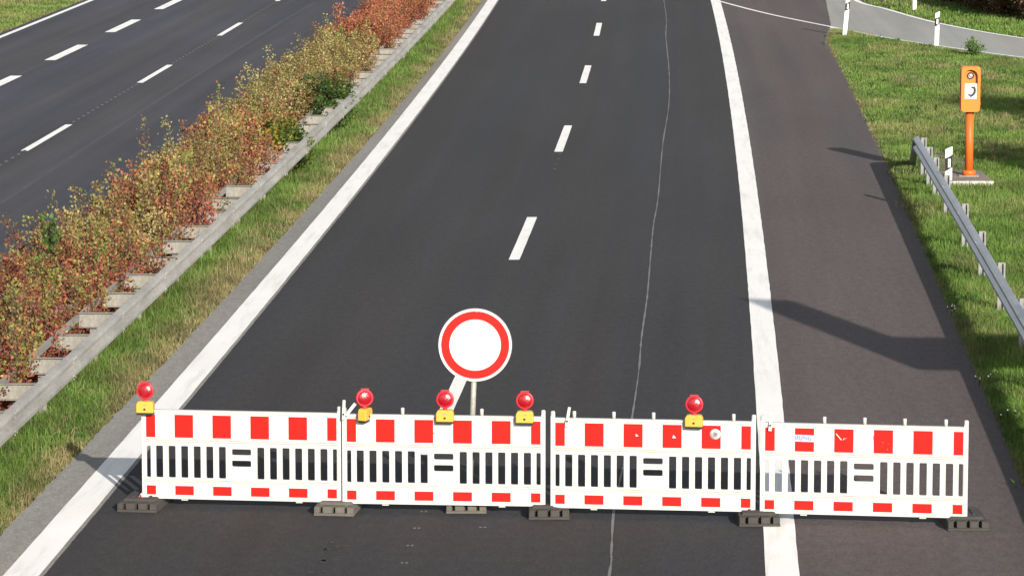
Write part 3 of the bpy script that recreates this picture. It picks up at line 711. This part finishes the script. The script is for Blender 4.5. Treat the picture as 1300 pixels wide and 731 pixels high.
# stickers and scrawls
st = MB(); st.lathe([(.0001, -.0262), (.056, -.0262), (.056, -.0246)], 24, 'Y', (0, 0, 0)); st.lathe([(.020, -.0268), (.026, -.0268)], 18, 'Y', (0, 0, 0), 1)
o = st.build('sticker', [M['whitefoil'], M['stickergrey']], PAN[2], (sx(1.735-.0), 0, .92)); o['label'] = 'round white sticker on a red block'
st = MB(); st.box((0, -.0255, 0), (.225, .002, .072))
rr = random.Random(5)
for k in range(9): st.box((-.085+.019*k, -.0271, rr.uniform(-.012, .012)), (.009, .0012, rr.uniform(.022, .046)), 1)
o = st.build('sticker', [M['stickerblue'], M['blue']], PAN[3], (sx(.455), 0, .905), (0, R(1), 0)); o['label'] = 'white sticker with blue print across a red block'
sc = MB()
for x0, z0, x1, z1 in ((.79, .96, .84, .90), (.84, .90, .85, .895), (.87, .905, .90, .915), (.87, .895, .87, .915), (1.26, .83, 1.275, .84), (1.32, .80, 1.33, .81), (1.33, .86, 1.335, .865), (1.27, .875, 1.28, .88)):
    sc = MB(); sc.slab_xz([(sx(x0)-.003, z0), (sx(x1)-.003, z1), (sx(x1)+.004, z1+.005), (sx(x0)+.004, z0+.005)], -.0262, -.0245); sc.build('scratch', M['whitefoil'], PAN[3])
sc = MB()
for x0, z0, x1, z1 in ((1.175, .95, 1.19, .85), (1.165, .90, 1.20, .88), (1.18, .87, 1.195, .83)):
    sc.slab_xz([(sx(x0)-.002, z0), (sx(x1)-.002, z1), (sx(x1)+.002, z1), (sx(x0)+.002, z0)], -.0235, -.0222)
o = sc.build('scrawl', M['black'], PAN[3]); o['label'] = 'thin dark scrawl beside a red block'
sc = MB()
for x0, z0, x1, z1 in ((.68, .86, .77, .875), (.80, .90, .95, .84), (.93, .90, .99, .86)):
    sc.slab_xz([(sx(x0)-.002, z0), (sx(x1)-.002, z1), (sx(x1)+.003, z1+.004), (sx(x0)+.003, z0+.004)], -.0252, -.0238)
o = sc.build('scratch', M['redfoil'], PAN[1]); 
sc = MB(); sc.slab_xz([(sx(.90), .88), (sx(.93), .885), (sx(.90), .91)], -.0262, -.0245)
sc.slab_xz([(sx(1.285), .87), (sx(1.325), .872), (sx(1.295), .905)], -.0262, -.0245); sc.build('scratch', M['whitefoil'], PAN[2])

# ------------------------------------------------------------------ rubber feet
def foot_mesh():
    m = MB(); w, d = .215, .40
    def outline(w, d, n):
        p = [(-w, -d)]
        for x_ in (-.135, .0, .125):
            if n: p += [(x_-.02, -d), (x_-.006, -d+n), (x_+.010, -d+n), (x_+.014, -d)]
        p += [(w, -d), (w, d)]
        for x_ in (.125, .0, -.135):
            if n: p += [(x_+.02, d), (x_+.006, d-n), (x_-.010, d-n), (x_-.014, d)]
        return p+[(-w, d)]
    m.prism(outline(w, d, .0), 0, .028); m.prism(outline(w-.004, d-.006, .10), .028, .095)
    m.prism(outline(w-.004, d-.006, 0)[:4] if False else [(-w+.03, -d+.125), (w-.03, -d+.125), (w-.03, d-.075), (-w+.03, d-.075)], .0955, .122, 0, [(-w+.05, -d+.15), (w-.05, -d+.15), (w-.05, d-.11), (-w+.05, d-.11)])
    for x_ in (-.09, .09): m.box((x_, .0, .126), (.03, .30, .012))
    return m.mesh('base_foot', M['rubber'])
FOOT = foot_mesh(); FOOT_D = FOOT.copy(); FOOT_D.materials[0] = M['rubber_dusty']
FT = [((-3.93, 40.50), R(-8), 'dark rubber foot under the left end of the barrier row'),
      ((-1.835, 40.30), R(-7), 'dusty rubber foot under the joint of the lampless-joint first and second panels'),
      ((-.485, 40.44), R(0), 'dusty rubber foot carrying the round sign behind the second panel'),
      ((.39, 40.10), R(0), 'dark rubber foot under the joint of the second and third barrier panels'),
      ((2.58, 39.72), R(0), 'dark rubber foot reaching the right white line under the third panel end'),
      ((4.72, 39.50), R(1), 'dark rubber foot under the free right end of the barrier row')]
FT[1] = (FT[1][0], FT[1][1], 'dusty rubber foot under the joint of the first and second barrier panels')
for (X, Y), rz, lab in FT:
    o = link('base_foot', FOOT_D if 'dusty' in lab else FOOT, None, (X, Y, .001), (0, 0, rz)); add_bevel(o, .006); tag(o, lab, 'barrier foot', 'rubber feet under the barriers')
cl = MB(); cl.slab_xz([(-.055, .12), (.05, .12), (.045, .15), (-.03, .165)], -.05, -.02); cl.slab_xz([(-.05, .122), (-.02, .122), (-.035, .155)], -.054, -.0502, 1)
o = cl.build('foot_tape', [M['white'], M['redfoil']], None, (-3.93, 40.40, 0)); tag(o, 'scrap of red and white tape at the foot of the leftmost barrier post', 'tape')

# ------------------------------------------------------------------ warning lamps
ln = MB(); ln.lathe([(.0001, -.036), (.03, -.034), (.055, -.028), (.072, -.020), (.080, -.010), (.080, .010), (.072, .020), (.055, .028), (.03, .034), (.0001, .036)], 32, 'Y')
LENS = ln.mesh('lens', M['lens'])
rm = MB(); rm.lathe([(.082, -.016), (.092, -.016), (.094, 0), (.092, .016), (.082, .016)], 32, 'Y'); rm.box((0, 0, .091), (.085, .05, .014)); rm.lathe([(.026, -.115), (.022, -.086)], 14, 'Z')
RIM = rm.mesh('lens_rim', M['lensrim'])
hs = MB()
hs.slab_xz([(-.092, -.125), (.092, -.125), (.092, -.035), (.075, -.004), (.05, .0), (-.05, .0), (-.075, -.004), (-.092, -.035)], -.052, .040)
HOUS = hs.mesh('battery_box', M['yellow'])
tr = MB(); tr.box((0, -.006, -.136), (.180, .088, .022)); TRIM = tr.mesh('base_trim', M['black'])
lk = MB(); lk.lathe([(.0001, -.060), (.011, -.060), (.013, -.0525)], 12, 'Y', (0, 0, -.085)); 
LOCK = lk.mesh('lock', M['black'])
pr_ = MB(); pr_.box((0, -.0530, -.040), (.044, .0022, .008)); PRINT = pr_.mesh('print', M['lip'])
br = MB(); br.box((0, .052, -.09), (.06, .024, .10)); BRK = br.mesh('bracket', M['galv'])
LL = [(0, .056, 0, 'red warning lamp on a yellow box at the far left end of the barriers', .03),
      (1, .245, 74, 'red warning lamp turned sideways on its narrow looking yellow box', 0),
      (1, 1.102, 0, 'red warning lamp just left of the round sign post', 0),
      (1, 1.945, 0, 'red warning lamp right of the round sign near the panel joint', 0),
      (2, 1.515, -3, 'lone red warning lamp on the third barrier panel', 0)]
for pi, u, rot, lab, dz in LL:
    pn = PAN[pi]; rz = pn.rotation_euler[2]; v = Matrix.Rotation(rz, 3, 'Z') @ Vector((sx(u), -.055 if rot < 50 else -.03, 0))
    t = empty('warning_lamp', (pn.location.x+v.x, pn.location.y+v.y, 1.13+dz), rz+R(rot), lab, 'warning lamp', 'red warning lamps on the barriers')
    l = link('lens', LENS, t, (0, 0, .108), (0, 0, R(-rot*.75))); l['label'] = 'round red lens'
    link('lens_rim', RIM, t, (0, 0, .108), (0, 0, R(-rot*.75)))
    h = link('battery_box', HOUS, t); add_bevel(h, .008, 3); add_bevel(link('base_trim', TRIM, h), .004); link('lock', LOCK, h); link('print', PRINT, h); link('bracket', BRK, t)

# ------------------------------------------------------------------ round no-entry-for-vehicles sign
t = empty('road_sign', (-.455, 40.44, .10), 0, 'round white sign with a red ring on a grey post behind the barriers', 'road sign'); t.rotation_euler = (0, R(2.2), 0)
d = MB(); d.lathe([(.0001, -.006), (.272, -.006), (.274, -.0062), (.362, -.0062), (.364, -.006), (.385, -.006), (.389, -.010), (.392, -.004), (.392, .012), (.386, .012), (.384, .0), (.0001, .0)], 72, 'Y', smooth=False,
                  mis=[0, 0, 1, 0, 0, 0, 0, 2, 2, 2, 2])
d.build('sign_plate', [M['whitefoil'], M['redfoil'], M['signgrey']], t, (0, -.045, 1.655), (0, R(1.2), 0))
p = MB(); p.lathe([(.030, 0.0), (.030, 1.97), (.024, 1.975)], 16, 'Z'); p.build('post', M['galv'], t)
for z in (1.285, 2.02):
    c = MB(); c.box((0, -.028, 0), (.045, .045, .04)); c.box((0, -.054, 0), (.022, .006, .022)); add_bevel(c.build('clamp', M['galv_blue'], t, (0, 0, z)), .004)

# ------------------------------------------------------------------ emergency call post
PX, PY = 8.86, 74.15
s = MB(); s.box((8.80, 74.15, .02), (.82, 2.0, .10)); s.box((8.80, 73.12, .01), (.84, .06, .12), 1)
add_bevel(s.build('concrete_slab', [M['concrete'], M['concrete_pale']]), .01)
tag(bpy.data.objects['concrete_slab'], 'brown grey concrete slab under the orange emergency call post', 'slab')
t = empty('emergency_phone', (PX, PY, .07), R(-4), 'orange emergency call post with a white telephone plaque on the right verge', 'emergency phone')
b = MB(); b.lathe([(.080, .0), (.080, 1.30)], 24, 'Z'); b.build('post', M['orange_deep'], t)
b = MB(); b.lathe([(.135, .0), (.135, .085), (.120, .105), (.082, .11)], 24, 'Z'); b.build('base_collar', M['orange_deep'], t)
b = MB(); b.box((0, 0, .004), (.38, .38, .008)); b.build('base_plate', M['galv'], t)
arch = [(-.138, 1.79), (.138, 1.79), (.138, 1.94)]+[(.138*math.cos(a), 1.94+.128*math.sin(a)) for a in np.linspace(.2, math.pi-.2, 12)]+[(-.138, 1.94)]
def rounded_box(x0, z0, x1, z1, r): return rrect(x0, z0, x1, z1, r, 5)
front = slotted_plate('front_cover', rounded_box(-.175, 1.255, .175, 2.105, .05), [arch], .10, .006, [M['orange']])
o = link('front_cover', front, t, (0, -.158, 0))
b = MB(); b.slab_xz(rounded_box(-.192, 1.25, .192, 2.12, .06), -.112, .13); o = b.build('cabinet', M['orange'], t); add_bevel(o, .012, 3)
b = MB(); b.lathe([(.0001, -.135), (.030, -.135), (.030, -.128), (.040, -.128), (.055, -.140), (.065, -.138), (.068, -.113)], 28, 'Y', (0, 0, 1.945), mis=[0, 0, 0, 1, 1, 1]); b.build('speaker', [M['signgrey'], M['black']], t)
b = MB(); b.box((0, -.210, 1.655), (.228, .004, .30)); pq = b.build('plaque', M['whitefoil'], t)
hs = MB()  # handset pictogram
for k in range(10):
    a0 = R(-62+124*k/10); a1 = R(-62+124*(k+1)/10); w = .045
    hs.slab_xz([(-.03+.085*math.cos(a0), .085*math.sin(a0)), (-.03+(.085+w)*math.cos(a0), (.085+w)*math.sin(a0)), (-.03+(.085+w)*math.cos(a1), (.085+w)*math.sin(a1)), (-.03+.085*math.cos(a1), .085*math.sin(a1))], -.2145, -.2122)
for sg in (-1, 1):
    hs.slab_xz([(-.002-.018, sg*.078-.014), (-.002+.024, sg*.078-.016), (-.002+.026, sg*.078+.014), (-.002-.014, sg*.078+.016)], -.215, -.2122)
for k in range(20):
    a0 = 2*math.pi*k/20; hs.slab_xz([(.098*math.cos(a0)-.0035, .098*math.sin(a0)-.0035), (.098*math.cos(a0)+.0035, .098*math.sin(a0)-.0035), (.098*math.cos(a0)+.0035, .098*math.sin(a0)+.0035), (.098*math.cos(a0)-.0035, .098*math.sin(a0)+.0035)], -.214, -.2122, 1)
hs.build('handset_symbol', [M['black'], M['signgrey']], pq, (0, 0, 1.655), (0, R(22), 0))
b = MB(); 
for z in (1.40, 1.86): b.box((.196, -.02, z), (.008, .05, .06))
b.build('hinge', M['orange'], t)

# ------------------------------------------------------------------ delineator posts
def delineator(loc, lean, rz, label, h=1.0, zb=-.05):
    t = empty('delineator', loc, rz, label, 'delineator', 'white delineator posts along the verges'); t.rotation_euler = (0, lean, rz)
    def sec(w, d): return [(-w, -d*.35), (0, -d*.75), (w, -d*.35), (w*.75, d*.6), (0, d), (-w*.75, d*.6)]
    b = MB(); n = 6; lo = sec(.062, .058); vs = [(x_, y_, zb) for x_, y_ in lo]+[(x_, y_, h-.02+x_*.45) for x_, y_ in lo]
    b.add(vs, [tuple(range(n-1, -1, -1)), tuple(range(n, 2*n))]+[(i, (i+1) % n, n+(i+1) % n, n+i) for i in range(n)]); b.build('post', M['postwhite'], t)
    hi = sec(.065, .061); b = MB()
    vs = [(x_, y_, h-.40+x_*.55) for x_, y_ in hi]+[(x_, y_, h-.17+x_*.55) for x_, y_ in hi]
    b.add(vs, [tuple(range(n-1, -1, -1)), tuple(range(n, 2*n))]+[(i, (i+1) % n, n+(i+1) % n, n+i) for i in range(n)]); bd = b.build('black_band', M['black'], t)
    b = MB(); b.box((0.004, -.050, h-.285), (.045, .012, .15)); b.build('reflector', M['reflector'], bd)
X, Y = at(1072, 46); delineator((X, Y, 0), R(5), R(8), 'leaning white delineator post where the pale ramp meets the shoulder', h=1.18)
X, Y = at(1189, 60); delineator((X, Y, 0), R(1), R(-10), 'upright white delineator post beside the lower ramp line', h=1.02)
X, Y = at(1161, 12); delineator((X, Y, 0), R(0), 0, 'white delineator post on the grass beyond the pale ramp', h=1.02)
delineator((7.745, 67.86, 0), R(0), R(5), 'short white and black delineator on top of a guardrail post by the orange phone', h=1.23, zb=.64)

# ------------------------------------------------------------------ roadside direction board outside the frame (its shadow lies on the shoulder)
t = empty('direction_board', (10.2, 39.0, 0), 0, 'tall stepped direction board on two posts outside the right picture edge', 'road sign')
b = MB(); bx = 10.2
poly = [(9.0, 3.86), (9.35, 3.80), (12.2, 3.80), (12.2, 4.85), (9.93, 4.88), (10.09, 6.15), (9.45, 6.30), (9.33, 5.85), (9.28, 5.0)]
poly = [(9.02, 3.86), (12.2, 3.80), (12.2, 4.85), (9.95, 4.90), (10.09, 6.22), (9.42, 6.30), (9.33, 5.85)]
b.slab_xz([(x_-bx, z_) for x_, z_ in poly], -.03, .03); b.build('board', M['signgrey'], t)
for x_ in (9.75, 11.6): b = MB(); b.lathe([(.05, -.05), (.05, 4.7)], 14, 'Z', (x_-bx, .09, 0)); b.build('post', M['galv'], t)

# ------------------------------------------------------------------ light, sky and render settings
SD = Vector((.95, -2.85, 1.0)).normalized()   # towards the sun
el = math.asin(SD.z); az = math.atan2(SD.x, SD.y)
w = bpy.data.worlds.new('World'); scene.world = w; w.use_nodes = True; nt = w.node_tree
sky = nt.nodes.new('ShaderNodeTexSky'); sky.sky_type = 'NISHITA'; sky.sun_disc = False; sky.sun_elevation = el; sky.sun_rotation = az; sky.air_density = 1.0; sky.dust_density = 1.0; sky.ozone_density = 1.0
bg = nt.nodes['Background']; bg.inputs['Strength'].default_value = .085; hsv = nt.nodes.new('ShaderNodeHueSaturation'); hsv.inputs['Saturation'].default_value = .45; nt.links.new(sky.outputs[0], hsv.inputs['Color']); nt.links.new(hsv.outputs[0], bg.inputs['Color'])
ld = bpy.data.lights.new('sun', 'SUN'); ld.energy = 4.5; ld.angle = R(.53); ld.color = (1, .93, .84)
lo = bpy.data.objects.new('sun', ld); col.objects.link(lo); lo.location = (60, -120, 60); lo.rotation_euler = (-SD).to_track_quat('-Z', 'Y').to_euler()
scene.render.engine = 'CYCLES'
scene.view_settings.view_transform = 'Standard'; scene.view_settings.look = 'None'; scene.view_settings.gamma = 1; scene.view_settings.use_curve_mapping = False
scene.view_settings.exposure = 1.0
